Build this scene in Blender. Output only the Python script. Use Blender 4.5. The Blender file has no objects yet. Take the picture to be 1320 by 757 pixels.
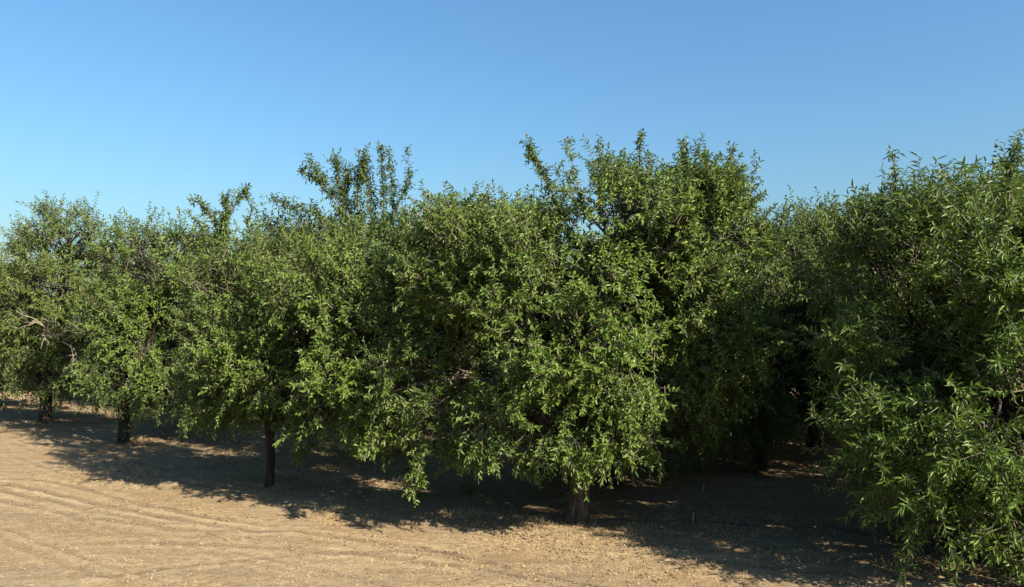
import bpy, math
import numpy as np
from mathutils import Vector

# ------------------------------------------------------------------ basics
scene = bpy.context.scene
COL = scene.collection
F, CX, CY, EYE = 1000.0, 660.0, 400.0, 3.0      # focal length (px), principal column, horizon row, eye height (m)
SUN_TO = Vector((0.78, -0.63, 0.0)).normalized()
SUN_EL = math.radians(35)
UP = np.array([0.0, 0.0, 1.0])


def at(px, py, d):
    return np.array([(px - CX) / F * d, d, EYE - (py - CY) / F * d])


def tag(o, label=None, cat=None, group=None, kind=None):
    if label: o['label'] = label
    if cat: o['category'] = cat
    if group: o['group'] = group
    if kind: o['kind'] = kind
    return o


def empty(name, loc):
    o = bpy.data.objects.new(name, None)
    o.empty_display_size = 0.3
    COL.objects.link(o)
    o.location = loc
    return o


def norm(v):
    return v / np.maximum(np.linalg.norm(v, axis=-1, keepdims=True), 1e-9)


class MB:
    """collects vertices, faces and material indices of one mesh"""
    def __init__(self):
        self.v, self.f, self.m, self.s, self.n = [], [], [], [], 0

    def add(self, verts, faces, mat=0, smooth=False):
        verts = np.asarray(verts, dtype=np.float32).reshape(-1, 3)
        faces = np.asarray(faces, dtype=np.int64)
        self.v.append(verts)
        self.f.append(faces + self.n)
        self.m.append(np.full(len(faces), mat, dtype=np.int32))
        self.s.append(np.full(len(faces), smooth, dtype=bool))
        self.n += len(verts)

    def mesh(self, name, mats):
        me = bpy.data.meshes.new(name)
        v = np.concatenate(self.v)
        me.vertices.add(len(v))
        me.vertices.foreach_set('co', v.ravel())
        nl = sum(f.size for f in self.f)
        nf = sum(len(f) for f in self.f)
        me.loops.add(nl)
        me.loops.foreach_set('vertex_index', np.concatenate([f.ravel() for f in self.f]).astype(np.int32))
        tot = np.concatenate([np.full(len(f), f.shape[1], dtype=np.int32) for f in self.f])
        start = np.concatenate([[0], np.cumsum(tot)[:-1]]).astype(np.int32)
        me.polygons.add(nf)
        me.polygons.foreach_set('loop_start', start)
        me.polygons.foreach_set('material_index', np.concatenate(self.m))
        me.polygons.foreach_set('use_smooth', np.concatenate(self.s))
        for m in mats: me.materials.append(m)
        me.update(calc_edges=True)
        return me

    def build(self, name, mats, parent=None):
        o = bpy.data.objects.new(name, self.mesh(name, mats))
        COL.objects.link(o)
        o.parent = parent
        return o

    def tube(self, pts, rad, sides=8, mat=0, rough=None, cap=True):
        pts = np.asarray(pts, dtype=float); rad = np.asarray(rad, dtype=float)
        n = len(pts)
        tg = norm(np.gradient(pts, axis=0))
        ref = np.array([1.0, 0.13, 0.07]) if abs(tg[0][2]) > 0.7 else UP
        u = norm(np.cross(np.repeat(ref[None], n, 0), tg)); w = np.cross(tg, u)
        a = np.linspace(0, 2 * np.pi, sides, endpoint=False)
        r = rad[:, None] * np.ones((1, sides))
        if rough is not None: r = r * rough(n, sides)
        V = pts[:, None, :] + (np.cos(a)[None, :, None] * u[:, None, :] + np.sin(a)[None, :, None] * w[:, None, :]) * r[..., None]
        i = np.arange(n - 1)[:, None] * sides; j = np.arange(sides)[None, :]; k = (j + 1) % sides
        fc = np.stack([i + j, i + k, i + sides + k, i + sides + j], -1).reshape(-1, 4)
        self.add(V.reshape(-1, 3), fc, mat, True)
        if cap:
            c = self.n - n * sides
            self.f.append(np.array([[c + (n - 1) * sides + q for q in range(sides)]])); self.m.append(np.array([mat], dtype=np.int32)); self.s.append(np.array([False]))


def vnoise(x, y, seed=0):
    """lattice value noise, 2D arrays"""
    xi = np.floor(x).astype(np.int64); yi = np.floor(y).astype(np.int64)
    fx = x - xi; fy = y - yi
    fx = fx * fx * (3 - 2 * fx); fy = fy * fy * (3 - 2 * fy)
    def h(a, b):
        n = (a * 374761393 + b * 668265263 + seed * 974711) & 0x7fffffff
        n = ((n ^ (n >> 13)) * 1274126177) & 0x7fffffff
        return ((n ^ (n >> 16)) & 0xffff) / 65535.0
    return (h(xi, yi) * (1 - fx) + h(xi + 1, yi) * fx) * (1 - fy) + (h(xi, yi + 1) * (1 - fx) + h(xi + 1, yi + 1) * fx) * fy


# ------------------------------------------------------------------ materials
def new_mat(name):
    m = bpy.data.materials.new(name); m.use_nodes = True
    nt = m.node_tree; nt.nodes.clear()
    out = nt.nodes.new('ShaderNodeOutputMaterial')
    return m, nt, out


def ramp(nt, stops, src, interp='LINEAR'):
    n = nt.nodes.new('ShaderNodeValToRGB'); cr = n.color_ramp; cr.interpolation = interp
    while len(cr.elements) < len(stops): cr.elements.new(0.5)
    for e, (p, c) in zip(cr.elements, stops):
        e.position = p; e.color = (*c, 1)
    nt.links.new(src, n.inputs[0])
    return n.outputs[0]


def mixc(nt, a, b, fac, mode='MIX'):
    n = nt.nodes.new('ShaderNodeMix'); n.data_type = 'RGBA'; n.blend_type = mode
    for s, v in ((n.inputs[0], fac), (n.inputs[6], a), (n.inputs[7], b)):
        if hasattr(v, 'is_output'): nt.links.new(v, s)
        elif isinstance(v, tuple): s.default_value = (*v, 1)
        else: s.default_value = v
    return n.outputs[2]


def noise(nt, vec, scale, detail=4, rough=0.6):
    n = nt.nodes.new('ShaderNodeTexNoise'); n.inputs['Scale'].default_value = scale
    n.inputs['Detail'].default_value = detail; n.inputs['Roughness'].default_value = rough
    nt.links.new(vec, n.inputs['Vector'])
    return n.outputs['Fac']


def mapping(nt, rot=0, scale=(1, 1, 1)):
    t = nt.nodes.new('ShaderNodeTexCoord'); m = nt.nodes.new('ShaderNodeMapping')
    m.inputs['Rotation'].default_value = (0, 0, rot); m.inputs['Scale'].default_value = scale
    nt.links.new(t.outputs['Object'], m.inputs['Vector'])
    return m.outputs['Vector']


def leaf_mat(name, dark, mid, light, yellow, yfrac=0.03, under=1.25):
    m, nt, out = new_mat(name)
    geo = nt.nodes.new('ShaderNodeNewGeometry')
    rnd = geo.outputs['Random Per Island']
    c = ramp(nt, [(0.0, dark), (0.45, mid), (1 - yfrac - 0.02, light), (1 - yfrac, yellow), (1.0, yellow)], rnd)
    # whole boughs differ a little in colour (age of the growth)
    big = noise(nt, mapping(nt), 0.9, 2)
    c = mixc(nt, c, (mid[0] * 1.25, mid[1] * 1.08, mid[2] * 0.8), ramp(nt, [(0.42, (0, 0, 0)), (0.7, (0.6, 0.6, 0.6))], big))
    pale = mixc(nt, c, (0.13, 0.155, 0.09), 0.35)
    c2 = mixc(nt, c, pale, geo.outputs['Backfacing'])
    p = nt.nodes.new('ShaderNodeBsdfPrincipled')
    p.inputs['Roughness'].default_value = 0.5
    p.inputs['Specular IOR Level'].default_value = 0.24
    nt.links.new(c2, p.inputs['Base Color'])
    tr = nt.nodes.new('ShaderNodeBsdfTranslucent')
    nt.links.new(mixc(nt, c2, (1.3, 1.35, 0.45), 0.8, 'MULTIPLY'), tr.inputs['Color'])
    mx = nt.nodes.new('ShaderNodeMixShader'); mx.inputs[0].default_value = 0.22
    nt.links.new(p.outputs[0], mx.inputs[1]); nt.links.new(tr.outputs[0], mx.inputs[2])
    nt.links.new(mx.outputs[0], out.inputs[0])
    return m


def bark_mat(name, a, b, c):
    m, nt, out = new_mat(name)
    v = mapping(nt, 0, (1, 1, 0.22))
    n1 = noise(nt, v, 14, 6, 0.65); n2 = noise(nt, mapping(nt), 5, 3)
    col = mixc(nt, ramp(nt, [(0.32, a), (0.5, b), (0.68, c)], n1), a, ramp(nt, [(0.45, (0, 0, 0)), (0.7, (0.7, 0.7, 0.7))], n2))
    p = nt.nodes.new('ShaderNodeBsdfPrincipled'); p.inputs['Roughness'].default_value = 0.92
    p.inputs['Specular IOR Level'].default_value = 0.2
    nt.links.new(col, p.inputs['Base Color'])
    bp = nt.nodes.new('ShaderNodeBump'); bp.inputs['Strength'].default_value = 0.9; bp.inputs['Distance'].default_value = 0.03
    nt.links.new(n1, bp.inputs['Height']); nt.links.new(bp.outputs[0], p.inputs['Normal'])
    nt.links.new(p.outputs[0], out.inputs[0])
    return m


def plain_mat(name, c0, c1, scale=30, rough=0.8):
    m, nt, out = new_mat(name)
    geo = nt.nodes.new('ShaderNodeNewGeometry')
    n1 = noise(nt, mapping(nt), scale, 3)
    f = nt.nodes.new('ShaderNodeMath'); f.operation = 'MULTIPLY_ADD'; f.inputs[1].default_value = 0.6
    nt.links.new(geo.outputs['Random Per Island'], f.inputs[0]); 
    f2 = nt.nodes.new('ShaderNodeMath'); f2.operation = 'MULTIPLY'; f2.inputs[1].default_value = 0.4
    nt.links.new(n1, f2.inputs[0]); nt.links.new(f2.outputs[0], f.inputs[2])
    p = nt.nodes.new('ShaderNodeBsdfPrincipled'); p.inputs['Roughness'].default_value = rough
    p.inputs['Specular IOR Level'].default_value = 0.25
    nt.links.new(ramp(nt, [(0.1, c0), (0.9, c1)], f.outputs[0]), p.inputs['Base Color'])
    nt.links.new(p.outputs[0], out.inputs[0])
    return m


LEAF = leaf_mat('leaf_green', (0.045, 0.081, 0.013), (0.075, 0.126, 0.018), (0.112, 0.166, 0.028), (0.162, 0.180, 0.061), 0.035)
LEAF_R = leaf_mat('leaf_long', (0.043, 0.081, 0.014), (0.071, 0.124, 0.020), (0.104, 0.162, 0.030), (0.125, 0.149, 0.054), 0.015)
LEAF_OLIVE = leaf_mat('leaf_olive', (0.050, 0.078, 0.016), (0.079, 0.118, 0.023), (0.111, 0.153, 0.034), (0.156, 0.165, 0.067), 0.04)
LEAF_BACK = leaf_mat('leaf_rear_shade', (0.035, 0.070, 0.013), (0.061, 0.105, 0.016), (0.091, 0.134, 0.025), (0.125, 0.143, 0.054), 0.02)  # leaf green darkened: shade of the rear rows put into the colour
TWIG = plain_mat('twig_bark', (0.046, 0.037, 0.028), (0.169, 0.140, 0.110), 8)
HULL = plain_mat('almond_hull', (0.16, 0.15, 0.075), (0.36, 0.29, 0.17), 20, 0.75)
DEADWOOD = plain_mat('dead_wood', (0.15, 0.12, 0.085), (0.30, 0.25, 0.18), 12)
BARK = bark_mat('bark_brown', (0.022, 0.016, 0.012), (0.060, 0.045, 0.033), (0.16, 0.126, 0.092))
BARK_DARK = bark_mat('bark_dark', (0.014, 0.011, 0.009), (0.03, 0.023, 0.018), (0.06, 0.047, 0.036))


# ------------------------------------------------------------------ trees
def add_leaves(mb, rng, p0, d, L, bend, outward, spacing, llen, lwid, t0=0.12, mat=0, droop=0.22):
    """leaves set spirally along shoots; every argument is an array over shoots"""
    n = len(p0)
    if n == 0: return
    cnt = np.maximum(3, (L * (1 - t0) / spacing).astype(int))
    idx = np.repeat(np.arange(n), cnt)
    first = np.concatenate([[0], np.cumsum(cnt)[:-1]])
    k = np.arange(len(idx)) - first[idx]
    t = t0 + (1 - t0) * (k + rng.random(len(idx)) * 0.8) / cnt[idx]
    t = np.minimum(t, 1.0)
    P = p0[idx] + d[idx] * (L[idx] * t)[:, None] + bend[idx] * (L[idx] * t * t)[:, None]
    T = norm(d[idx] + 2 * bend[idx] * t[:, None])
    a = k * 2.39996 + rng.random(n)[idx] * 6.28
    u = norm(np.cross(T, np.array([0.31, 0.17, 0.93]) + rng.normal(0, 0.01, T.shape))); w = np.cross(T, u)
    rad = np.cos(a)[:, None] * u + np.sin(a)[:, None] * w
    near_tip = np.clip((t - 0.55) / 0.45, 0, 1)[:, None]
    ld = norm(T * (0.35 + 0.6 * near_tip) + rad * (0.9 - 0.25 * near_tip) - UP * droop + rng.normal(0, 0.22, T.shape))
    ref = UP * 0.7 + outward[idx] * 0.9 + rng.normal(0, 0.42, T.shape)
    W = norm(np.cross(ld, ref)); N = np.cross(W, ld)
    ll = llen * (rng.uniform(0.55, 1.3, len(idx)) * rng.uniform(0.8, 1.15, n)[idx])[:, None]; lw = lwid * rng.uniform(0.8, 1.2, len(idx))[:, None] * 0.5
    b = P
    cup = 0.35
    r1 = b + ld * ll * 0.30 + W * lw * 0.95 + N * lw * cup; l1 = b + ld * ll * 0.30 - W * lw * 0.95 + N * lw * cup
    r2 = b + ld * ll * 0.66 + W * lw * 0.80 + N * (lw * cup - ll * 0.05); l2 = b + ld * ll * 0.66 - W * lw * 0.80 + N * (lw * cup - ll * 0.05)
    tip = b + ld * ll - N * ll * 0.16
    V = np.stack([b, r1, r2, tip, l2, l1], 1)
    i = np.arange(len(idx))[:, None] * 6
    mb.add(V, np.concatenate([i + np.array([[0, 1, 2, 3]]), i + np.array([[0, 3, 4, 5]])]), mat)


def add_twigs(mb, p0, d, L, bend, r, mat=1):
    n = len(p0)
    if n == 0: return
    ts = np.array([0.0, 0.5, 1.0]); taper = np.array([1.0, 0.65, 0.3])
    u = norm(np.cross(d, np.array([0.3, 0.2, 0.9]))); w = np.cross(d, u)
    c = p0[:, None] + d[:, None] * (L[:, None] * ts)[..., None] + bend[:, None] * (L[:, None] * ts ** 2)[..., None]
    a = np.arange(3) * 2 * np.pi / 3
    off = np.cos(a)[None, None, :, None] * u[:, None, None] + np.sin(a)[None, None, :, None] * w[:, None, None]
    V = c[:, :, None] + off * (r * taper)[None, :, None, None]
    base = np.arange(n)[:, None, None, None] * 9
    s = np.arange(2)[None, :, None] * 3; j = np.arange(3)[None, None, :]; k = (j + 1) % 3
    q = np.stack([s + j, s + k, s + 3 + k, s + 3 + j], -1)
    mb.add(V, (base + q).reshape(-1, 4), mat, True)


def curve3(a, m, b, n):
    t = np.linspace(0, 1, n)[:, None]
    return a * (1 - t) ** 2 + 2 * m * t * (1 - t) + b * t ** 2


def lobes_px(base, d, lst):
    """lobes measured on the photo at the tree's distance -> ellipsoids in metres, relative to the tree's base"""
    out = []
    for px, py, rx, ry, dd, rd in lst:
        dep = d + dd; s = dep / F
        out.append((*(at(px, py, dep) - base), rx * s, rd, ry * s))
    return np.array(out)


def hollow(px, py, rx, ry, d):
    return np.array([*at(px, py, d), rx * d / F, ry * d / F])


def grow(name, base, lobes, seed, leafmat, llen, lwid, trunk_r, fork_z, bark, dens=5.0, shoots=8, spacing=0.03,
         shoot_len=(0.28, 0.6), sprout=0.25, sprout_len=(0.45, 0.95), lean=(0, 0), fronds=(), gap=0.40, flare=1.35, zmin=0.35, hollows=(), nuts=0, droop_low=0.38):
    rng = np.random.default_rng(seed)
    base = np.asarray(base, dtype=float)
    root = empty(name, base)
    # ---- boughs on (mostly) the shell of the lobes
    P, N = [], []
    C = lobes[:, :3]; R = lobes[:, 3:]
    for i in range(len(lobes)):
        rx, ry, rz = R[i]
        area = 4 * np.pi * (((rx * ry) ** 1.6 + (rx * rz) ** 1.6 + (ry * rz) ** 1.6) / 3) ** (1 / 1.6)
        n = int(area * dens * 1.5)
        v = norm(rng.normal(0, 1, (n, 3)))
        f = np.where(rng.random(n) < 0.14, rng.uniform(0.35, 0.75, n), rng.uniform(0.78, 1.04, n))
        p = C[i] + v * R[i] * f[:, None]
        nn = norm(v / R[i])
        keep = np.ones(n, bool)
        for j in range(len(lobes)):
            if j != i: keep &= np.linalg.norm((p - C[j]) / R[j], axis=1) > 0.72
        keep &= p[:, 2] > zmin
        g = vnoise(p[:, 0] * 2.1 + p[:, 2] * 1.2 + 31, p[:, 1] * 2.1 - p[:, 2] * 2.2 + 17, seed)
        keep &= (g > gap) | (rng.random(n) < 0.10)
        for h in hollows:      # open places in the crown where no boughs grow
            keep &= np.linalg.norm((p - (h[:3] - base)) / np.array([h[3], 1.3, h[4]]), axis=1) > 1
        P.append(p[keep]); N.append(nn[keep])
    P = np.concatenate(P); N = np.concatenate(N)
    nb = len(P)
    cen = np.average(C, axis=0, weights=R.prod(1))
    outward = norm(N + norm(P - cen) * 0.7)
    # ---- shoots
    cnt = rng.integers(max(3, shoots - 3), shoots + 4, nb)
    ib = np.repeat(np.arange(nb), cnt); ns = len(ib)
    big = rng.uniform(0.75, 1.3, nb)
    o = outward[ib]
    low = np.clip(-o[:, 2] * 1.4 + 0.25, 0, 1)[:, None]
    p0 = P[ib] - o * 0.20 + rng.normal(0, 0.11, (ns, 3))
    lead = norm(rng.normal(0, 1, (nb, 3)) * 0.6 + outward)[ib]
    d = norm(lead * 0.75 + UP * (0.5 - 0.55 * low) + rng.normal(0, 0.48, (ns, 3)))
    L = rng.uniform(*shoot_len, ns) * big[ib]
    bend = UP * (0.10 - droop_low * low - 0.08 * rng.random((ns, 1))) + rng.normal(0, 0.12, (ns, 3))
    mb = MB()
    add_leaves(mb, rng, p0, d, L, bend, o, spacing, llen, lwid, 0.32)
    add_twigs(mb, p0, d, L, bend, 0.006)
    # ---- long upright water sprouts on the top
    top = np.where((outward[:, 2] > 0.45) & (rng.random(nb) < sprout))[0]
    if len(top):
        q0 = P[top] - outward[top] * 0.15
        qd = norm(UP * 1.2 + outward[top] * 0.45 + rng.normal(0, 0.22, (len(top), 3)))
        qL = rng.uniform(*sprout_len, len(top)); qb = rng.normal(0, 0.14, (len(top), 3))
        add_leaves(mb, rng, q0, qd, qL, qb, outward[top], spacing * 1.05, llen * 0.9, lwid * 0.95)
        add_twigs(mb, q0, qd, qL, qb, 0.007)
    # ---- leafy fronds traced by hand: (points, thickness)
    for pts, thick in fronds:
        pts = np.array([p - base for p in pts])
        tt = np.linspace(0, 1, len(pts)); fine = np.linspace(0, 1, 26)
        cur = np.stack([np.interp(fine, tt, pts[:, k]) for k in range(3)], 1)
        cur[1:-1] = (cur[:-2] + cur[1:-1] * 2 + cur[2:]) / 4
        mb.tube(cur, np.linspace(0.016, 0.005, 26), 5, 1)
        seg = np.linalg.norm(np.diff(cur, axis=0), axis=1).sum()
        m = int(seg / (0.017 if thick > 0.13 else 0.026))
        s = rng.uniform(0.1, 1, m); q0 = np.stack([np.interp(s, fine, cur[:, k]) for k in range(3)], 1)
        qd = norm(UP * 0.5 + rng.normal(0, 0.9, (m, 3)) + norm(cur[-1] - cur[0]) * 0.8)
        qL = rng.uniform(0.6, 1.2, m) * thick; qb = rng.normal(0, 0.1, (m, 3))
        add_leaves(mb, rng, q0, qd, qL, qb, np.tile(UP, (m, 1)), spacing, llen * 0.9, lwid)
        add_twigs(mb, q0, qd, qL, qb, 0.005)
    crown = mb.build('crown', [leafmat, TWIG], root)
    if nuts:                # half open hulls among the leaves
        k = rng.integers(0, ns, nuts); t = rng.uniform(0.25, 0.9, nuts)
        c = p0[k] + d[k] * (L[k] * t)[:, None] + bend[k] * (L[k] * t * t)[:, None] + o[k] * 0.02 - UP * 0.02
        el = np.array([0.0, 0.55, 1.25, 1.9, 2.55, math.pi]); az = np.arange(6) * math.pi / 3
        ring = np.array([[math.sin(e) * math.cos(q), math.sin(e) * math.sin(q), math.cos(e)] for e in el for q in az]) * np.array([0.8, 0.62, 1.15])
        ax = norm(rng.normal(0, 1, (nuts, 3))); bx = norm(np.cross(ax, rng.normal(0, 1, (nuts, 3)))); cx_ = np.cross(ax, bx)
        V = (ring[None, :, 0:1] * ax[:, None] + ring[None, :, 1:2] * bx[:, None] + ring[None, :, 2:3] * cx_[:, None]) * rng.uniform(0.013, 0.019, nuts)[:, None, None] + c[:, None]
        q = np.array([[a * 6 + b, a * 6 + (b + 1) % 6, (a + 1) * 6 + (b + 1) % 6, (a + 1) * 6 + b] for a in range(5) for b in range(6)])
        nb_ = MB(); nb_.add(V, (np.arange(nuts)[:, None, None] * 36 + q[None]).reshape(-1, 4), 0, True)
        tag(nb_.build('almond_nuts', [HULL], root), kind='stuff')
    # ---- trunk and limbs
    tb = MB()
    fork = np.array([lean[0], lean[1], fork_z])
    z = np.linspace(0, 1, 22)
    cl = np.outer(1 - z, [0, 0, 0]) + np.outer(z, fork); cl[:, 0] += 0.05 * np.sin(z * 3.1) * (fork_z * 0.6)
    cl[0, 2] = -0.12
    rad = trunk_r * (1 + (flare - 1) * np.exp(-z * 7) + 0.18 * np.clip(z - 0.7, 0, 1) / 0.3)
    ph = rng.random(4) * 6.28
    def rough(n, s):
        a = np.linspace(0, 2 * np.pi, s, endpoint=False)[None]; h = np.linspace(0, 1, n)[:, None]
        return 1 + 0.09 * np.sin(3 * a + ph[0] + h * 1.5) * (1.1 - h * 0.5) + 0.05 * np.sin(5 * a + ph[1] - h * 2) + 0.035 * np.sin(9 * a + ph[2] + h * 4) + 0.05 * (vnoise(a * 3 + 0 * h + 5, h * 6 + 0 * a, seed) - 0.5)
    tb.tube(cl, rad, 28, 0, rough)
    order = np.argsort(-R.prod(1))
    limbs = []
    for i in order:
        c = C[i]
        st = fork + np.array([0, 0, -0.05]) + norm((c - fork)[None])[0] * trunk_r * 0.3
        mid = (st + c) / 2 + np.array([0, 0, 0.25]) + rng.normal(0, 0.12, 3); mid[:2] += (c - st)[:2] * 0.12
        cc = curve3(st, mid, c + (c - st) * 0.04, 14); cc[2:-1] += rng.normal(0, 0.018, (11, 3))
        r0 = trunk_r * rng.uniform(0.38, 0.55)
        tb.tube(cc, np.linspace(r0, 0.018, 14), 9)
        limbs.append(cc)
    allp = np.concatenate([l[4:] for l in limbs])
    pick = rng.permutation(nb)[:min(nb, 260)]
    for b in pick:
        e = P[b] - outward[b] * 0.1
        src = allp[np.argmin(np.linalg.norm(allp - e * 0.7 - cen * 0.3, axis=1))]
        m = (src + e) / 2 + rng.normal(0, 0.10, 3) + UP * 0.06
        tb.tube(curve3(src, m, e, 6), np.linspace(0.017, 0.006, 6), 5, 0, None, False)
    trunk = tb.build('trunk', [bark], root)
    return root


def copy_tree(o, loc, rz, sc, name=None):
    c = o.copy(); COL.objects.link(c)
    c.location = loc; c.rotation_euler = (0, 0, rz); c.scale = (sc, sc, sc)
    for ch in o.children:
        k = ch.copy(); COL.objects.link(k); k.parent = c
    return c


FRONT = 'almond trees in the front row'
SECOND = 'almond trees in the second row'
DEEP = 'almond trees in the shaded rows behind'

# the broad middle tree, with the pale thick trunk
bE = np.array([0.93, 10.9, 0])
E = grow('almond_tree', bE, lobes_px(bE, 10.9, [
    (740, 400, 185, 145, 0.1, 1.9), (800, 290, 135, 75, 0.2, 1.4), (905, 300, 80, 85, 0.6, 1.2), (600, 350, 90, 85, 0.3, 1.2),
    (620, 490, 80, 80, -0.1, 0.9), (700, 535, 105, 55, -0.8, 0.75), (915, 430, 85, 105, 0.4, 1.1), (815, 500, 65, 60, -0.3, 0.8), (745, 470, 95, 70, -1.0, 0.7), (745, 565, 66, 38, -0.9, 0.5), (805, 560, 55, 34, -0.8, 0.5), (580, 540, 60, 50, -0.1, 0.7), (665, 335, 62, 72, -0.1, 1.2), (560, 400, 58, 85, 0.5, 0.9), (625, 302, 62, 36, 0.4, 0.9), (525, 500, 52, 60, 0.1, 0.7)]),
    11, LEAF, 0.074, 0.0285, 0.148, 0.95, BARK, dens=8.4, shoots=12, spacing=0.0138, shoot_len=(0.17, 0.42), lean=(0.05, 0.0), sprout=0.22, gap=0.48, zmin=0.82, flare=1.18, nuts=900, sprout_len=(0.35, 0.7),
    hollows=[hollow(700, 435, 34, 22, 9.2), hollow(592, 420, 24, 20, 9.6), hollow(555, 520, 14, 34, 10), hollow(640, 470, 22, 20, 9.5), hollow(850, 545, 45, 30, 10.2), hollow(860, 350, 18, 34, 9.8)],
    fronds=[([at(735, 300, 10.9), at(705, 235, 10.8), at(680, 190, 10.7)], 0.16),
            ([at(755, 280, 11), at(742, 230, 11), at(730, 180, 11)], 0.09), ([at(820, 270, 11), at(824, 220, 11), at(826, 174, 11)], 0.12),
            ([at(880, 270, 11.3), at(882, 220, 11.3), at(880, 180, 11.3)], 0.16), ([at(930, 290, 11.4), at(938, 240, 11.4), at(945, 195, 11.4)], 0.12),
            ([at(770, 270, 11.2), at(776, 220, 11.2), at(771, 188, 11.2)], 0.13), ([at(905, 270, 11.2), at(912, 225, 11.2), at(908, 200, 11.2)], 0.13),
            ([at(985, 320, 11.4), at(1005, 295, 11.4), at(1014, 256, 11.4)], 0.07),
            ([at(560, 560, 10.5), at(540, 600, 10.2), at(533, 642, 10.1)], 0.17), ([at(500, 540, 10.6), at(480, 565, 10.4), at(474, 590, 10.3)], 0.15),
            ([at(660, 560, 10.2), at(672, 600, 10.0), at(692, 622, 9.95)], 0.13), ([at(735, 560, 10.2), at(748, 590, 10.0), at(752, 607, 9.9)], 0.16),
            ([at(590, 540, 10.2), at(598, 575, 10.1), at(596, 600, 10.1)], 0.15), ([at(625, 550, 10.2), at(632, 580, 10.1), at(628, 608, 10.1)], 0.14)])
tag(E, 'broad leafy almond tree in the middle with a thick pale brown trunk in view', 'tree', FRONT)

# the near tree at the right edge
bG = np.array([5.9, 8.8, 0])
G = grow('almond_tree', bG, lobes_px(bG, 8.8, [
    (1275, 350, 150, 112, 0.1, 1.5), (1135, 345, 80, 75, 0.5, 1.0), (1205, 310, 80, 85, 0.5, 1.0), (1155, 300, 58, 52, 1.0, 0.9), (1230, 290, 70, 50, 1.0, 0.9), (1140, 470, 80, 95, 0.2, 1.0), (1150, 590, 80, 70, -0.3, 0.8),
    (1290, 520, 130, 120, -0.6, 1.1), (1270, 650, 100, 70, -0.8, 0.7), (1440, 400, 160, 150, 0.9, 1.5), (1460, 570, 120, 110, 0.8, 1.1), (1380, 660, 110, 70, -0.3, 0.8), (1195, 680, 45, 45, -0.5, 0.45), (1300, 560, 150, 110, 1.5, 1.2), (1180, 560, 70, 80, 1.1, 0.9)]),
    23, LEAF_R, 0.100, 0.0245, 0.15, 0.9, BARK_DARK, dens=7.2, shoots=11, spacing=0.0155, shoot_len=(0.24, 0.50), sprout=0.25, sprout_len=(0.3, 0.6), zmin=0.2, gap=0.48,
    hollows=[hollow(1120, 400, 40, 34, 8.2), hollow(1215, 430, 36, 40, 7.3), hollow(1205, 520, 30, 26, 7.6), hollow(1240, 610, 26, 30, 7.6), hollow(1090, 500, 30, 30, 8.6)],
    fronds=[([at(1150, 280, 9), at(1155, 235, 9.1), at(1150, 195, 9.1)], 0.08), ([at(1080, 330, 9.2), at(1062, 300, 9.2), at(1040, 280, 9.2)], 0.10),
            ([at(1300, 260, 9), at(1303, 220, 9), at(1310, 186, 9)], 0.14), ([at(1100, 560, 8.7), at(1070, 535, 8.6), at(1045, 540, 8.5)], 0.12),
            ([at(1190, 660, 8.3), at(1175, 700, 8.2), at(1165, 742, 8.2)], 0.12), ([at(1290, 680, 8.1), at(1300, 710, 8.0), at(1312, 738, 8.0)], 0.10)])
tag(G, 'near almond tree cut by the frame edge, its narrow-leaved boughs hanging to the soil', 'tree', FRONT)

# tree with the thin black trunk
bC = np.array([-4.08, 13.0, 0])
C_ = grow('almond_tree', bC, lobes_px(bC, 13.0, [
    (325, 375, 95, 70, 0.1, 1.4), (300, 455, 85, 75, -0.2, 1.1), (430, 375, 95, 72, -0.7, 1.2), (475, 450, 82, 80, -1.3, 1.0),
    (490, 545, 55, 45, -1.5, 0.55), (430, 530, 58, 45, -1.3, 0.6), (455, 490, 75, 65, -1.5, 0.75), (520, 400, 60, 70, -0.9, 0.8), (285, 520, 65, 38, 0.2, 0.8), (375, 480, 75, 70, -0.3, 0.9), (350, 540, 60, 30, 0.3, 0.8)]),
    37, LEAF, 0.078, 0.029, 0.065, 1.15, BARK_DARK, dens=7.4, shoots=10, spacing=0.016, shoot_len=(0.18, 0.42), flare=1.15, sprout=0.15, gap=0.49, zmin=1.1,
    hollows=[hollow(395, 470, 24, 40, 12), hollow(370, 330, 22, 16, 12), hollow(340, 520, 40, 22, 12)],
    fronds=[([at(290, 330, 13), at(288, 285, 13), at(318, 246, 13)], 0.16), ([at(290, 330, 13), at(275, 280, 13), at(250, 258, 13)], 0.14),
            ([at(290, 320, 13), at(290, 280, 13), at(292, 250, 13)], 0.14), ([at(285, 320, 13), at(262, 295, 13), at(243, 275, 13)], 0.10),
            ([at(318, 300, 13.1), at(325, 270, 13.1), at(312, 244, 13.1)], 0.10),
            ([at(520, 560, 12.4), at(532, 600, 12.2), at(534, 640, 12.2)], 0.18), ([at(410, 550, 12.3), at(396, 575, 12.3), at(384, 588, 12.2)], 0.14),
            ([at(490, 550, 12.2), at(482, 570, 12.2), at(474, 585, 12.2)], 0.15)])
tag(C_, 'almond tree on a thin straight black trunk, wide crown reaching the broad middle tree', 'tree', FRONT)

bB = np.array([-8.67, 17.3, 0])
B_ = grow('almond_tree', bB, lobes_px(bB, 17.3, [
    (200, 350, 75, 58, 0.3, 1.3), (165, 430, 58, 60, 0, 1.0), (235, 345, 55, 48, 0.2, 1.0), (160, 490, 50, 36, 0, 0.9), (225, 440, 55, 60, 0.3, 1.0), (225, 520, 40, 26, 0.2, 0.8)]),
    41, LEAF, 0.10, 0.034, 0.112, 1.0, BARK_DARK, dens=6.2, shoots=8, spacing=0.022, sprout=0.4, zmin=0.6, gap=0.51,
    hollows=[hollow(180, 380, 42, 34, 16), hollow(200, 450, 24, 34, 16.4)])
tag(B_, 'almond tree with deep dark hollows in its crown, right of the one with dead twigs', 'tree', FRONT)

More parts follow.
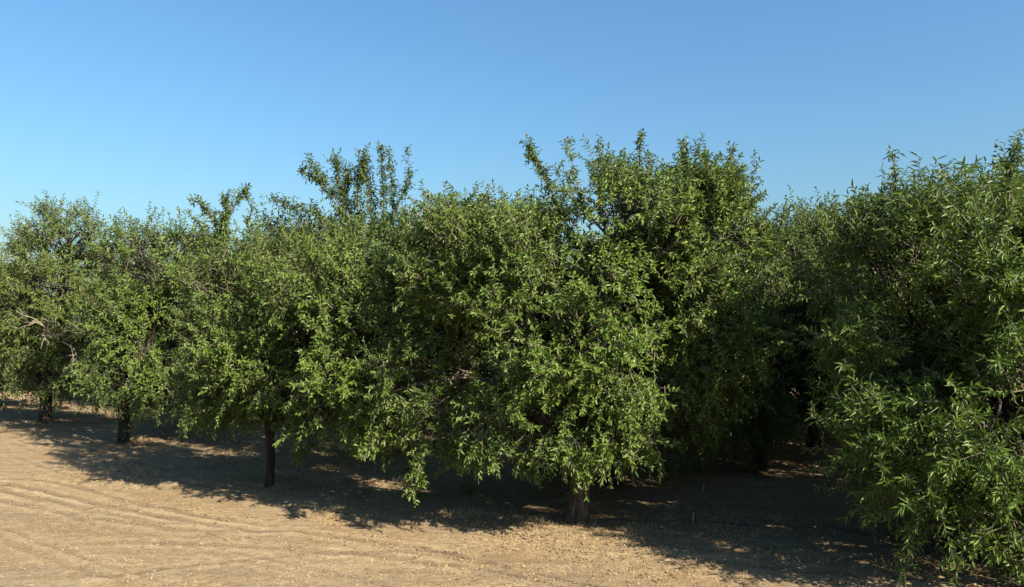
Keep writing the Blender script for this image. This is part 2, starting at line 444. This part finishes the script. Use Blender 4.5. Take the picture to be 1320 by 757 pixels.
bA = np.array([-12.46, 20.7, 0])
A_ = grow('almond_tree', bA, lobes_px(bA, 20.7, [
    (75, 370, 72, 75, 0, 1.5), (90, 305, 50, 38, 0, 1.0), (30, 430, 50, 50, -0.2, 1.0), (115, 430, 45, 55, 0, 1.0), (60, 480, 55, 28, 0, 1.0)]),
    53, LEAF_OLIVE, 0.105, 0.032, 0.14, 0.9, BARK_DARK, dens=6.2, shoots=8, spacing=0.022, sprout=0.4, zmin=0.66, gap=0.43)
tag(A_, 'olive tinted almond tree with bare dead twigs at the front of its crown', 'tree', FRONT)
# dead twigs
rng = np.random.default_rng(5)
db = MB()
def dead(p, d, L, r, lvl):
    n = 6
    pts = [p]
    for i in range(n):
        d = norm((d + rng.normal(0, 0.16, 3) - UP * 0.03)[None])[0]
        pts.append(pts[-1] + d * L / n)
    db.tube(np.array(pts), np.linspace(r, r * 0.4, n + 1), 5)
    if lvl > 0:
        for i in range(4):
            k = rng.integers(1, n + 1)
            dd = norm((d + rng.normal(0, 0.75, 3))[None])[0]
            dead(pts[k], dd, L * rng.uniform(0.4, 0.75), r * 0.6, lvl - 1)
s0 = at(75, 440, 19.3) - bA
for tgt in ((45, 405), (55, 425), (105, 398), (122, 428), (80, 400), (112, 444)):
    t = at(*tgt, 18.7 + rng.uniform(-0.3, 0.3)) - bA
    v = t - s0
    dead(s0 + v * 0.15, norm(v[None])[0], np.linalg.norm(v) * 0.9, 0.020, 2)
tag(db.build('dead_branch', [DEADWOOD], A_), 'bare grey brown dead twigs')

b0 = np.array([-16.6, 23.6, 0])
A0 = grow('almond_tree', b0, lobes_px(b0, 23.6, [(-40, 395, 65, 68, 0, 1.6), (-35, 465, 70, 45, 0, 1.4), (-90, 430, 60, 60, 0, 1.5)]),
    59, LEAF_OLIVE, 0.11, 0.034, 0.13, 0.9, BARK_DARK, dens=5.6, shoots=8, spacing=0.029, sprout=0.35, zmin=0.7)
tag(A0, 'almond tree mostly cut off by the frame, beyond the tree with dead twigs', 'tree', FRONT)

# second row
bD = np.array([-3.0, 16.0, 0])
def fr(d, *pts): return [at(x, y, d) for x, y in pts]
D_ = grow('almond_tree', bD, lobes_px(bD, 16.0, [
    (470, 370, 80, 75, 0, 1.4), (380, 360, 65, 60, 0.3, 1.2), (550, 370, 62, 85, 0.2, 1.3), (470, 460, 105, 80, 0, 1.6), (460, 310, 42, 25, 0, 0.7), (370, 305, 30, 18, 0.2, 0.5)]),
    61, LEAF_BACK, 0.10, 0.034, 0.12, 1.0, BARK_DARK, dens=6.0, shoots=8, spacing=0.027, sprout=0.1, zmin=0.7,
    fronds=[(fr(15.9, (450, 330), (435, 260), (398, 210)), 0.20), (fr(15.9, (432, 262), (408, 232), (388, 222)), 0.14),
            (fr(16, (455, 330), (420, 285), (350, 257)), 0.20), (fr(16, (452, 320), (440, 250), (432, 206)), 0.22),
            (fr(16, (465, 320), (460, 250), (470, 203)), 0.26), (fr(16.1, (480, 320), (478, 260), (468, 210)), 0.22),
            (fr(16, (490, 330), (495, 260), (491, 192)), 0.15), (fr(16.1, (495, 330), (508, 265), (500, 195)), 0.15),
            (fr(16, (500, 320), (515, 258), (527, 240), (526, 192)), 0.13), (fr(16, (430, 320), (415, 290), (405, 262)), 0.12),
            (fr(16, (500, 340), (515, 300), (522, 280)), 0.24), (fr(16.1, (470, 330), (445, 260), (450, 220)), 0.2)])
tag(D_, 'almond tree with tall leafy shoots standing well above its crown against the sky', 'tree', SECOND)

bF = np.array([4.67, 14.6, 0])
F_ = grow('almond_tree', bF, lobes_px(bF, 14.6, [
    (990, 390, 100, 95, 0.2, 1.6), (1055, 335, 70, 55, 0.2, 1.1), (930, 470, 75, 75, 0, 1.2), (1020, 480, 95, 78, 0, 1.4), (970, 550, 55, 35, -0.2, 0.8), (1080, 430, 65, 85, 0.3, 1.2)]),
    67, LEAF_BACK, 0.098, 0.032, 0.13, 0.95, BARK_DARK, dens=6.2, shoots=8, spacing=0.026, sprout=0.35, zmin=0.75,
    fronds=[(fr(14.4, (970, 570), (972, 595), (970, 615)), 0.12)])
tag(F_, 'shaded almond tree behind the gap between the middle tree and the near right one', 'tree', SECOND)

# generic tree for the shaded rows
gl = np.array([(0, 0, 2.9, 2.1, 2.1, 1.35), (1.5, 0.3, 2.0, 1.3, 1.5, 1.2), (-1.5, -0.2, 2.1, 1.3, 1.5, 1.2), (0.2, -1.5, 1.9, 1.5, 1.2, 1.15),
               (-0.2, 1.5, 2.0, 1.5, 1.2, 1.15), (0.3, 0.1, 3.9, 1.2, 1.2, 0.8)])
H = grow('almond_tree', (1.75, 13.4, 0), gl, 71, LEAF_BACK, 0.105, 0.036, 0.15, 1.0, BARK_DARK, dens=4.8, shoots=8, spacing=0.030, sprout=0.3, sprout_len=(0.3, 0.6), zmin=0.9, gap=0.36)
H.scale = (0.82, 0.82, 0.88)
tag(H, 'almond tree with a dark trunk standing just behind the thick pale trunk', 'tree', SECOND)
rg = np.random.default_rng(9)
named = [
    ((-6.4, 21.6, 0), 1.04, 'shaded almond tree behind the gap left of the thin black trunk', SECOND),
    ((-10.2, 25.0, 0), 1.08, 'shaded almond tree in the gap beside the tree with dead twigs', SECOND),
    ((8.5, 11.9, 0), 1.1, 'almond tree filling the background behind the near right tree', SECOND),  # moved closer to block sun on the ground behind the near tree
    ((-0.6, 18.6, 0), 1.02, 'shaded almond tree behind the gap left of the broad middle tree', SECOND)]
for loc, s, lab, grp in named:
    c = copy_tree(H, loc, rg.uniform(0, 6.28), s)
    c['label'] = lab; c['group'] = grp
for loc in ((3.4, 18.6, 0), (6.6, 16.9, 0), (9.9, 17.5, 0), (1.4, 23.6, 0), (-3.4, 25.0, 0), (5.6, 23.2, 0), (-7.4, 29.0, 0), (10.4, 22.0, 0), (-14.6, 29.5, 0), (-20.0, 28.5, 0), (-11.6, 34.5, 0), (-2.0, 31.0, 0), (3.0, 29.0, 0), (8.5, 28.0, 0), (-24.0, 33.0, 0), (-18.0, 35.0, 0), (-6.0, 36.0, 0)):  # one of these added to block sun on the ground behind
    c = copy_tree(H, loc, rg.uniform(0, 6.28), rg.uniform(0.95, 1.06))
    c['label'] = 'shadowed almond tree in the dim rows behind the front trees'; c['group'] = DEEP

# ------------------------------------------------------------------ ground
def graded(lo, hi, step, far, g=1.22):
    mid = np.arange(lo, hi + step / 2, step)
    out_hi, out_lo, s, a, b = [], [], step, hi, lo
    while a < far or b > -far:
        s *= g; a += s; b -= s
        out_hi.append(a); out_lo.append(b)
    return np.concatenate([out_lo[::-1], mid, out_hi])


def track_v(x, y):
    """distance across the wheel tracks, which follow the row in a slight bend"""
    return (y - (9.75 - 0.50 * (x + 1.2) + 0.022 * (x + 1.2) ** 2)) * 0.88


trk = np.random.default_rng(77)
TR = [(v, trk.uniform(0.025, 0.07), trk.uniform(0.007, 0.016), trk.uniform(0, 50)) for v in trk.uniform(-3.2, 1.9, 26)]


def wline(*q):
    w = np.array([at(a, b, EYE * F / (b - CY)) for a, b in q])
    return w[:, 0], w[:, 1]


LINES = [wline((0, 624), (60, 634), (130, 652), (210, 668), (330, 684)), wline((0, 633), (60, 645), (120, 660), (200, 676)),
         wline((40, 618), (100, 628), (160, 646), (250, 664), (340, 676)), wline((0, 645), (70, 660), (140, 672), (230, 684)),
         wline((380, 684), (460, 696), (545, 708), (650, 731), (785, 758)), wline((200, 700), (330, 705), (480, 718), (632, 735), (730, 757)), wline((150, 742), (260, 728), (380, 716), (520, 712))]


def rut_mask(x, y):
    m = np.zeros_like(x)
    for wx, wy in LINES:
        e = (y - np.interp(x, wx, wy)) * 0.85
        k = np.clip((x - wx[0] + 1.5) / 1.5, 0, 1) * np.clip((wx[-1] + 0.8 - x) / 1.6, 0, 1) * np.clip(vnoise(x * 1.1, y * 0.3, 41) * 2.2 - 0.35, 0, 1)
        m += k * (np.exp(-(e / 0.055) ** 2) - 0.5 * np.exp(-((np.abs(e) - 0.13) / 0.06) ** 2))
    v = track_v(x, y)
    for c, w, dp, ph in TR:
        k = np.clip(vnoise(x * 0.45 + ph, y * 0.1 + ph, 8) * 2.4 - 0.75, 0, 1)
        e = v - c - 0.05 * (vnoise(x * 0.8 + ph, y * 0.0 + ph, 12) - 0.5)
        m += 0.5 * k * (np.exp(-(e / w) ** 2) - 0.5 * np.exp(-((np.abs(e) - 2 * w) / w) ** 2))
    return np.clip(m, -1, 1)


def ground_z(x, y):
    z = 0.05 * (vnoise(x * 0.35 + 9, y * 0.35, 3) - 0.5) + 0.022 * (vnoise(x * 1.3, y * 1.3, 4) - 0.5) + 0.009 * (vnoise(x * 3.6, y * 4.4, 5) - 0.5) + 0.018 * (vnoise(x * 6.5, y * 8.5, 6) - 0.5) * (0.4 + 1.2 * vnoise(x * 0.7, y * 0.7, 15))
    v = track_v(x, y)
    for c, w, dp, ph in TR:
        k = np.clip(vnoise(x * 0.45 + ph, y * 0.1 + ph, 8) * 2.4 - 0.75, 0, 1)
        wob = 0.05 * (vnoise(x * 0.8 + ph, y * 0.0 + ph, 12) - 0.5)
        e = (v - c - wob)
        z = z + k * dp * (-np.exp(-(e / w) ** 2) + 0.55 * np.exp(-((e - 1.9 * w) / w) ** 2) + 0.55 * np.exp(-((e + 1.9 * w) / w) ** 2))
    for wx, wy in LINES:
        e = (y - np.interp(x, wx, wy)) * 0.85
        k = np.clip((x - wx[0] + 1.5) / 1.5, 0, 1) * np.clip((wx[-1] + 0.8 - x) / 1.6, 0, 1)
        z = z + k * 0.009 * (-np.exp(-(e / 0.05) ** 2) + 0.6 * np.exp(-((e - 0.10) / 0.055) ** 2) + 0.6 * np.exp(-((e + 0.10) / 0.055) ** 2))
    # soil heaped a little along the rows
    z = z + 0.05 * np.exp(-((v - 1.35) / 0.8) ** 2)
    return z * np.clip(1.6 - np.hypot(x, y - 12) / 60, 0, 1)


gx = graded(-17, 9, 0.05, 600); gy = graded(7.2, 19, 0.045, 600)
X, Y = np.meshgrid(gx, gy)
Z = ground_z(X, Y)
gm = MB()
nx, ny = len(gx), len(gy)
i = np.arange(ny - 1)[:, None] * nx + np.arange(nx - 1)[None]
gm.add(np.stack([X, Y, Z], -1), np.stack([i, i + 1, i + nx + 1, i + nx], -1).reshape(-1, 4), 0, True)

m, nt, out = new_mat('dry_soil')
rot = math.atan2(0.5, 1.0)
st = mapping(nt, rot, (0.28, 1.3, 1))
iso = mapping(nt)
n_big = noise(nt, iso, 0.5, 3); n_str = noise(nt, st, 1.6, 6, 0.65); n_fine = noise(nt, mapping(nt, rot, (0.7, 1.2, 1)), 11, 8, 0.75); n_grit = noise(nt, iso, 38, 5, 0.75)
n_str2 = noise(nt, mapping(nt, rot + 0.12, (0.2, 3.5, 1)), 1.5, 4, 0.6)
col = ramp(nt, [(0.34, (0.140, 0.098, 0.050)), (0.5, (0.243, 0.177, 0.102)), (0.66, (0.330, 0.253, 0.156))], n_fine)
col = mixc(nt, col, (0.160, 0.117, 0.073), ramp(nt, [(0.42, (0, 0, 0)), (0.66, (0.75, 0.75, 0.75))], n_str))
col = mixc(nt, col, (0.296, 0.231, 0.139), ramp(nt, [(0.5, (0, 0, 0)), (0.7, (0.6, 0.6, 0.6))], n_str2))
col = mixc(nt, col, (0.216, 0.138, 0.064), ramp(nt, [(0.45, (0, 0, 0)), (0.68, (0.55, 0.55, 0.55))], n_big))
ra = nt.nodes.new('ShaderNodeAttribute'); ra.attribute_name = 'rut'
def scaled(sock, k):
    n = nt.nodes.new('ShaderNodeMath'); n.operation = 'MULTIPLY'; n.use_clamp = True; n.inputs[1].default_value = k
    nt.links.new(sock, n.inputs[0]); return n.outputs[0]
col = mixc(nt, col, (0.125, 0.092, 0.058), scaled(ra.outputs['Fac'], 0.62))      # groove shade painted as darker soil in the ruts
col = mixc(nt, col, (0.34, 0.262, 0.158), scaled(ra.outputs['Fac'], -0.9))       # light on the rut lips painted as paler soil
col = mixc(nt, col, ramp(nt, [(0.34, (0.55, 0.53, 0.51)), (0.48, (1, 1, 1)), (0.68, (1.25, 1.24, 1.22))], n_grit), 0.8, 'MULTIPLY')
p = nt.nodes.new('ShaderNodeBsdfPrincipled'); p.inputs['Roughness'].default_value = 0.95; p.inputs['Specular IOR Level'].default_value = 0.15
nt.links.new(col, p.inputs['Base Color'])
add = nt.nodes.new('ShaderNodeMath'); add.operation = 'MULTIPLY_ADD'; add.inputs[1].default_value = 0.35
nt.links.new(n_grit, add.inputs[0]); nt.links.new(n_fine, add.inputs[2])
bp = nt.nodes.new('ShaderNodeBump'); bp.inputs['Strength'].default_value = 1.0; bp.inputs['Distance'].default_value = 0.045
nt.links.new(add.outputs[0], bp.inputs['Height']); nt.links.new(bp.outputs[0], p.inputs['Normal'])
nt.links.new(p.outputs[0], out.inputs[0])
g = gm.build('ground', [m])
at_r = g.data.attributes.new('rut', 'FLOAT', 'POINT'); at_r.data.foreach_set('value', rut_mask(X, Y).astype(np.float32).ravel())
tag(g, 'dry tan dirt ground with wheel tracks beside the orchard', 'ground', kind='structure')

# ------------------------------------------------------------------ litter on the soil
rng = np.random.default_rng(101)


def clods(n, px, size, power=1.0):
    """small broken lumps: squashed octahedra set on the soil"""
    x, y = px(n)
    s = size[0] + (size[1] - size[0]) * rng.random(len(x)) ** 4
    c = np.stack([x, y, ground_z(x, y) + s * 0.15], 1)
    o = np.array([[1, 0, 0], [0, 1, 0], [-1, 0, 0], [0, -1, 0], [0, 0, 0.8], [0, 0, -0.8]])
    a = rng.random(len(x)) * 6.28
    ca, sa = np.cos(a), np.sin(a)
    J = o[None] * rng.uniform(0.55, 1.3, (len(x), 6, 1))
    V = np.stack([J[..., 0] * ca[:, None] - J[..., 1] * sa[:, None], J[..., 0] * sa[:, None] + J[..., 1] * ca[:, None], J[..., 2]], -1) * s[:, None, None] + c[:, None]
    t = np.array([[0, 1, 4], [1, 2, 4], [2, 3, 4], [3, 0, 4], [1, 0, 5], [2, 1, 5], [3, 2, 5], [0, 3, 5]])
    b = MB(); b.add(V, (np.arange(len(x))[:, None, None] * 6 + t[None]).reshape(-1, 3))
    return b


def field(n):
    d = 8.0 + 8.5 * rng.random(n) ** 1.5
    x = (rng.random(n) * 1.5 - 0.78) * d
    return x, d


def along(lo, hi):
    def f(n):
        x = rng.uniform(-9, 5.5, n * 3); v = rng.normal((lo + hi) / 2, (hi - lo) / 2, n * 3)
        y = v / 0.88 + (9.75 - 0.50 * (x + 1.2) + 0.022 * (x + 1.2) ** 2)
        k = vnoise(x * 0.9, y * 1.6, 21) > 0.45
        return x[k], y[k]
    return f


o = clods(26000, field, (0.005, 0.018)).build('soil_clods', [plain_mat('clod', (0.07, 0.048, 0.030), (0.29, 0.222, 0.138), 20, 0.95)])
tag(o, 'small clods and pebbles strewn over the bare dirt', 'clods', kind='stuff')
o = clods(3500, along(0.3, 1.5), (0.006, 0.015)).build('hull_litter', [plain_mat('hull', (0.12, 0.068, 0.03), (0.40, 0.27, 0.14), 20, 0.9)])
tag(o, 'orange brown litter of dry hulls along the edge of the shade', 'litter', kind='stuff')

# dark soil crumbs along two wheel-rut edges
def rut(n):
    pts = [[(545, 708), (590, 717), (650, 731), (710, 744), (785, 758)], [(632, 735), (680, 746), (730, 758)], [(110, 657), (170, 652), (250, 660)], [(0, 626), (60, 636), (130, 654)]]
    xs, ys = [], []
    for q, m in zip(pts, (0.46, 0.2, 0.14, 0.2)):
        w = np.array([at(a, b, EYE * F / (b - CY)) for a, b in q]); k = int(n * m)
        t = rng.random(k) * (len(w) - 1); tt = np.arange(len(w))
        keep = vnoise(t * 5 + 3, t * 0 + m * 40, 31) > 0.3
        xs.append((np.interp(t, tt, w[:, 0]) + rng.normal(0, 0.022, k))[keep]); ys.append((np.interp(t, tt, w[:, 1]) + rng.normal(0, 0.022, k))[keep])
    return np.concatenate(xs), np.concatenate(ys)
o = clods(2600, rut, (0.007, 0.016)).build('dark_crumbs', [plain_mat('dark_clod', (0.05, 0.036, 0.025), (0.12, 0.085, 0.055), 20, 0.95)])
tag(o, 'dark crumbs of soil along the wheel rut edges', 'clods', kind='stuff')

# fallen leaves
x1, y1 = along(1.0, 4.6)(6000)
n = len(x1); mbl = MB()
p0 = np.stack([x1, y1, ground_z(x1, y1) + 0.006], 1); a = rng.random(n) * 6.28
ld = np.stack([np.cos(a), np.sin(a), rng.normal(0.1, 0.15, n)], 1); W = norm(np.cross(ld, UP + rng.normal(0, 0.3, (n, 3)))); L = rng.uniform(0.035, 0.065, n)[:, None]
V = np.stack([p0, p0 + ld * L * 0.4 + W * 0.011 + UP * 0.006, p0 + ld * L, p0 + ld * L * 0.4 - W * 0.011 + UP * 0.006], 1)
mbl.add(V, np.arange(n)[:, None] * 4 + np.array([[0, 1, 2, 3]]))
tag(mbl.build('fallen_leaves', [plain_mat('dry_leaf', (0.09, 0.06, 0.028), (0.30, 0.215, 0.10), 20, 0.7)]), 'curled dry leaves fallen under the trees', 'leaf litter', kind='stuff')

# dry grass tufts
gb = MB()
def tuft(x, y, n, h, spread=0.05):
    z = float(ground_z(np.array([x]), np.array([y]))[0])
    q = np.stack([x + rng.normal(0, spread, n), y + rng.normal(0, spread, n), np.full(n, z - 0.01)], 1)
    d = norm(UP + rng.normal(0, 0.42, (n, 3))); L = rng.uniform(0.4, 1, n) * h; bend = rng.normal(0, 0.2, (n, 3)) - UP * 0.1
    add_twigs(gb, q, d, L, bend, 0.0022, 0)
xs, ys = along(0.9, 3.4)(260)
for x, y in zip(xs, ys): tuft(x, y, rng.integers(8, 22), rng.uniform(0.05, 0.15))
for px, py in ((596, 662), (604, 666), (590, 668), (615, 664), (630, 667), (575, 665)):
    q = at(px, py, EYE * F / (py - CY)); tuft(q[0], q[1], 70, 0.10, 0.09)
for px in range(820, 1000, 22):
    py = 652 + (px - 820) * 0.09; q = at(px, py, EYE * F / (py - CY)); tuft(q[0], q[1], 16, 0.12)
for tx, ty, tr in ((0.93, 10.9, 0.20), (-4.08, 13.0, 0.12), (-8.67, 17.3, 0.17), (-12.46, 20.7, 0.2)):
    for _ in range(9):
        a = rng.uniform(0, 6.28); tuft(tx + math.cos(a) * tr * 1.1, ty + math.sin(a) * tr * 1.1, 14, rng.uniform(0.05, 0.13), 0.04)
tag(gb.build('dry_grass', [plain_mat('straw', (0.24, 0.17, 0.085), (0.52, 0.40, 0.22), 10, 0.8)]), 'sparse straw coloured dry grass at the edge of the shade', 'grass', kind='stuff')


# ------------------------------------------------------------------ small things
hp = [(1.15, 11.0), (2.0, 10.98), (2.9, 10.92), (3.7, 10.75), (4.35, 10.62), (5.0, 9.9), (5.6, 9.35), (6.4, 8.7), (7.4, 8.2)]
hp = np.array(hp); tt = np.linspace(0, 1, len(hp)); ft = np.linspace(0, 1, 160)
hx = np.interp(ft, tt, hp[:, 0]); hy = np.interp(ft, tt, hp[:, 1])
for _ in range(6):
    hx[1:-1] = (hx[:-2] + 2 * hx[1:-1] + hx[2:]) / 4; hy[1:-1] = (hy[:-2] + 2 * hy[1:-1] + hy[2:]) / 4
hy += 0.03 * np.sin(ft * 40)
hm = MB(); hm.tube(np.stack([hx, hy, ground_z(hx, hy) + 0.016], 1), np.full(160, 0.010), 8)
m, nt, out = new_mat('black_polythene'); p = nt.nodes.new('ShaderNodeBsdfPrincipled')
nt.links.new(ramp(nt, [(0.4, (0.012, 0.012, 0.012)), (0.7, (0.05, 0.043, 0.035))], noise(nt, mapping(nt), 6, 4)), p.inputs['Base Color']); p.inputs['Roughness'].default_value = 0.5
nt.links.new(p.outputs[0], out.inputs[0]); POLY = m
tag(hm.build('irrigation_hose', [m]), 'thin black irrigation hose lying along the tree row', 'hose')

STAKE = plain_mat('pale_plastic', (0.24, 0.21, 0.17), (0.36, 0.32, 0.26), 40, 0.6)
for (px, py, hgt, lab) in ((893, 675, 0.16, 'short pale sprinkler stake beside the black hose'), (906, 636, 0.17, 'short pale sprinkler stake farther back in the shade')):
    q = at(px, py, EYE * F / (py - CY)); z = float(ground_z(q[0:1], q[1:2])[0])
    r = empty('sprinkler_stake', (q[0], q[1], z)); tag(r, lab, 'sprinkler', 'micro sprinkler stakes')
    b = MB(); b.tube(np.array([[0, 0, -0.05], [0.004, 0, hgt * 0.5], [0.012, 0, hgt]]), [0.006, 0.008, 0.007], 8); b.build('stake', [STAKE], r)
    b = MB(); b.tube(np.array([[0.012, 0, hgt], [0.012, 0, hgt + 0.012], [0.012, 0, hgt + 0.02], [0.012, 0, hgt + 0.034]]), [0.012, 0.016, 0.007, 0.015], 10); b.build('nozzle', [POLY], r)

# a dry weed standing behind the hanging bough
q = at(604, 636, EYE * F / 236.0)
r = empty('weed', (q[0], q[1], float(ground_z(q[0:1], q[1:2])[0]))); tag(r, 'low dark weed standing in the sun patch between two hanging boughs', 'weed')
n = 16
w0 = np.zeros((n, 3)) + rng.normal(0, 0.015, (n, 3)) * np.array([1, 1, 0]); wd = norm(UP + rng.normal(0, 0.5, (n, 3))); wL = rng.uniform(0.14, 0.34, n); wb = rng.normal(0, 0.15, (n, 3))
b = MB(); add_twigs(b, w0, wd, wL, wb, 0.004, 0); b.build('stem', [TWIG], r)
b = MB(); add_leaves(b, rng, w0, wd, wL, wb, wd, 0.02, 0.05, 0.02); b.build('foliage', [LEAF_OLIVE], r)

# ------------------------------------------------------------------ light, sky, camera
sun = bpy.data.lights.new('sun', 'SUN'); sun.energy = 5.0; sun.angle = math.radians(0.5); sun.color = (1.0, 0.90, 0.74)
so = bpy.data.objects.new('sun', sun); COL.objects.link(so)
to_sun = Vector((SUN_TO.x * math.cos(SUN_EL), SUN_TO.y * math.cos(SUN_EL), math.sin(SUN_EL)))
so.rotation_euler = to_sun.to_track_quat('Z', 'Y').to_euler(); so.location = (20, -10, 20)

wd = bpy.data.worlds.new('World'); scene.world = wd; wd.use_nodes = True
nt = wd.node_tree; bg = nt.nodes['Background']
sky = nt.nodes.new('ShaderNodeTexSky'); sky.sky_type = 'NISHITA'; sky.sun_disc = False
sky.sun_elevation = SUN_EL; sky.sun_rotation = math.atan2(SUN_TO.x, SUN_TO.y)
sky.air_density = 1.5; sky.dust_density = 1.5; sky.ozone_density = 10.0
nt.links.new(mixc(nt, sky.outputs[0], (0.91, 1.0, 0.97), 1.0, 'MULTIPLY'), bg.inputs[0]); bg.inputs[1].default_value = 0.0565

cam = bpy.data.cameras.new('camera'); cam.sensor_width = 36; cam.lens = F / 1320 * 36; cam.shift_y = 21.5 / 1320
cam.clip_end = 3000; cam.clip_start = 0.05
co = bpy.data.objects.new('camera', cam); COL.objects.link(co); co.location = (0, 0, EYE); co.rotation_euler = (math.radians(90), 0, 0)
scene.camera = co
vs = scene.view_settings; vs.view_transform = 'Standard'; vs.look = 'None'; vs.exposure = 1.7; vs.gamma = 1.0; vs.use_curve_mapping = False
scene.cycles.max_bounces = 6; scene.cycles.diffuse_bounces = 2; scene.cycles.transmission_bounces = 3; scene.cycles.glossy_bounces = 2
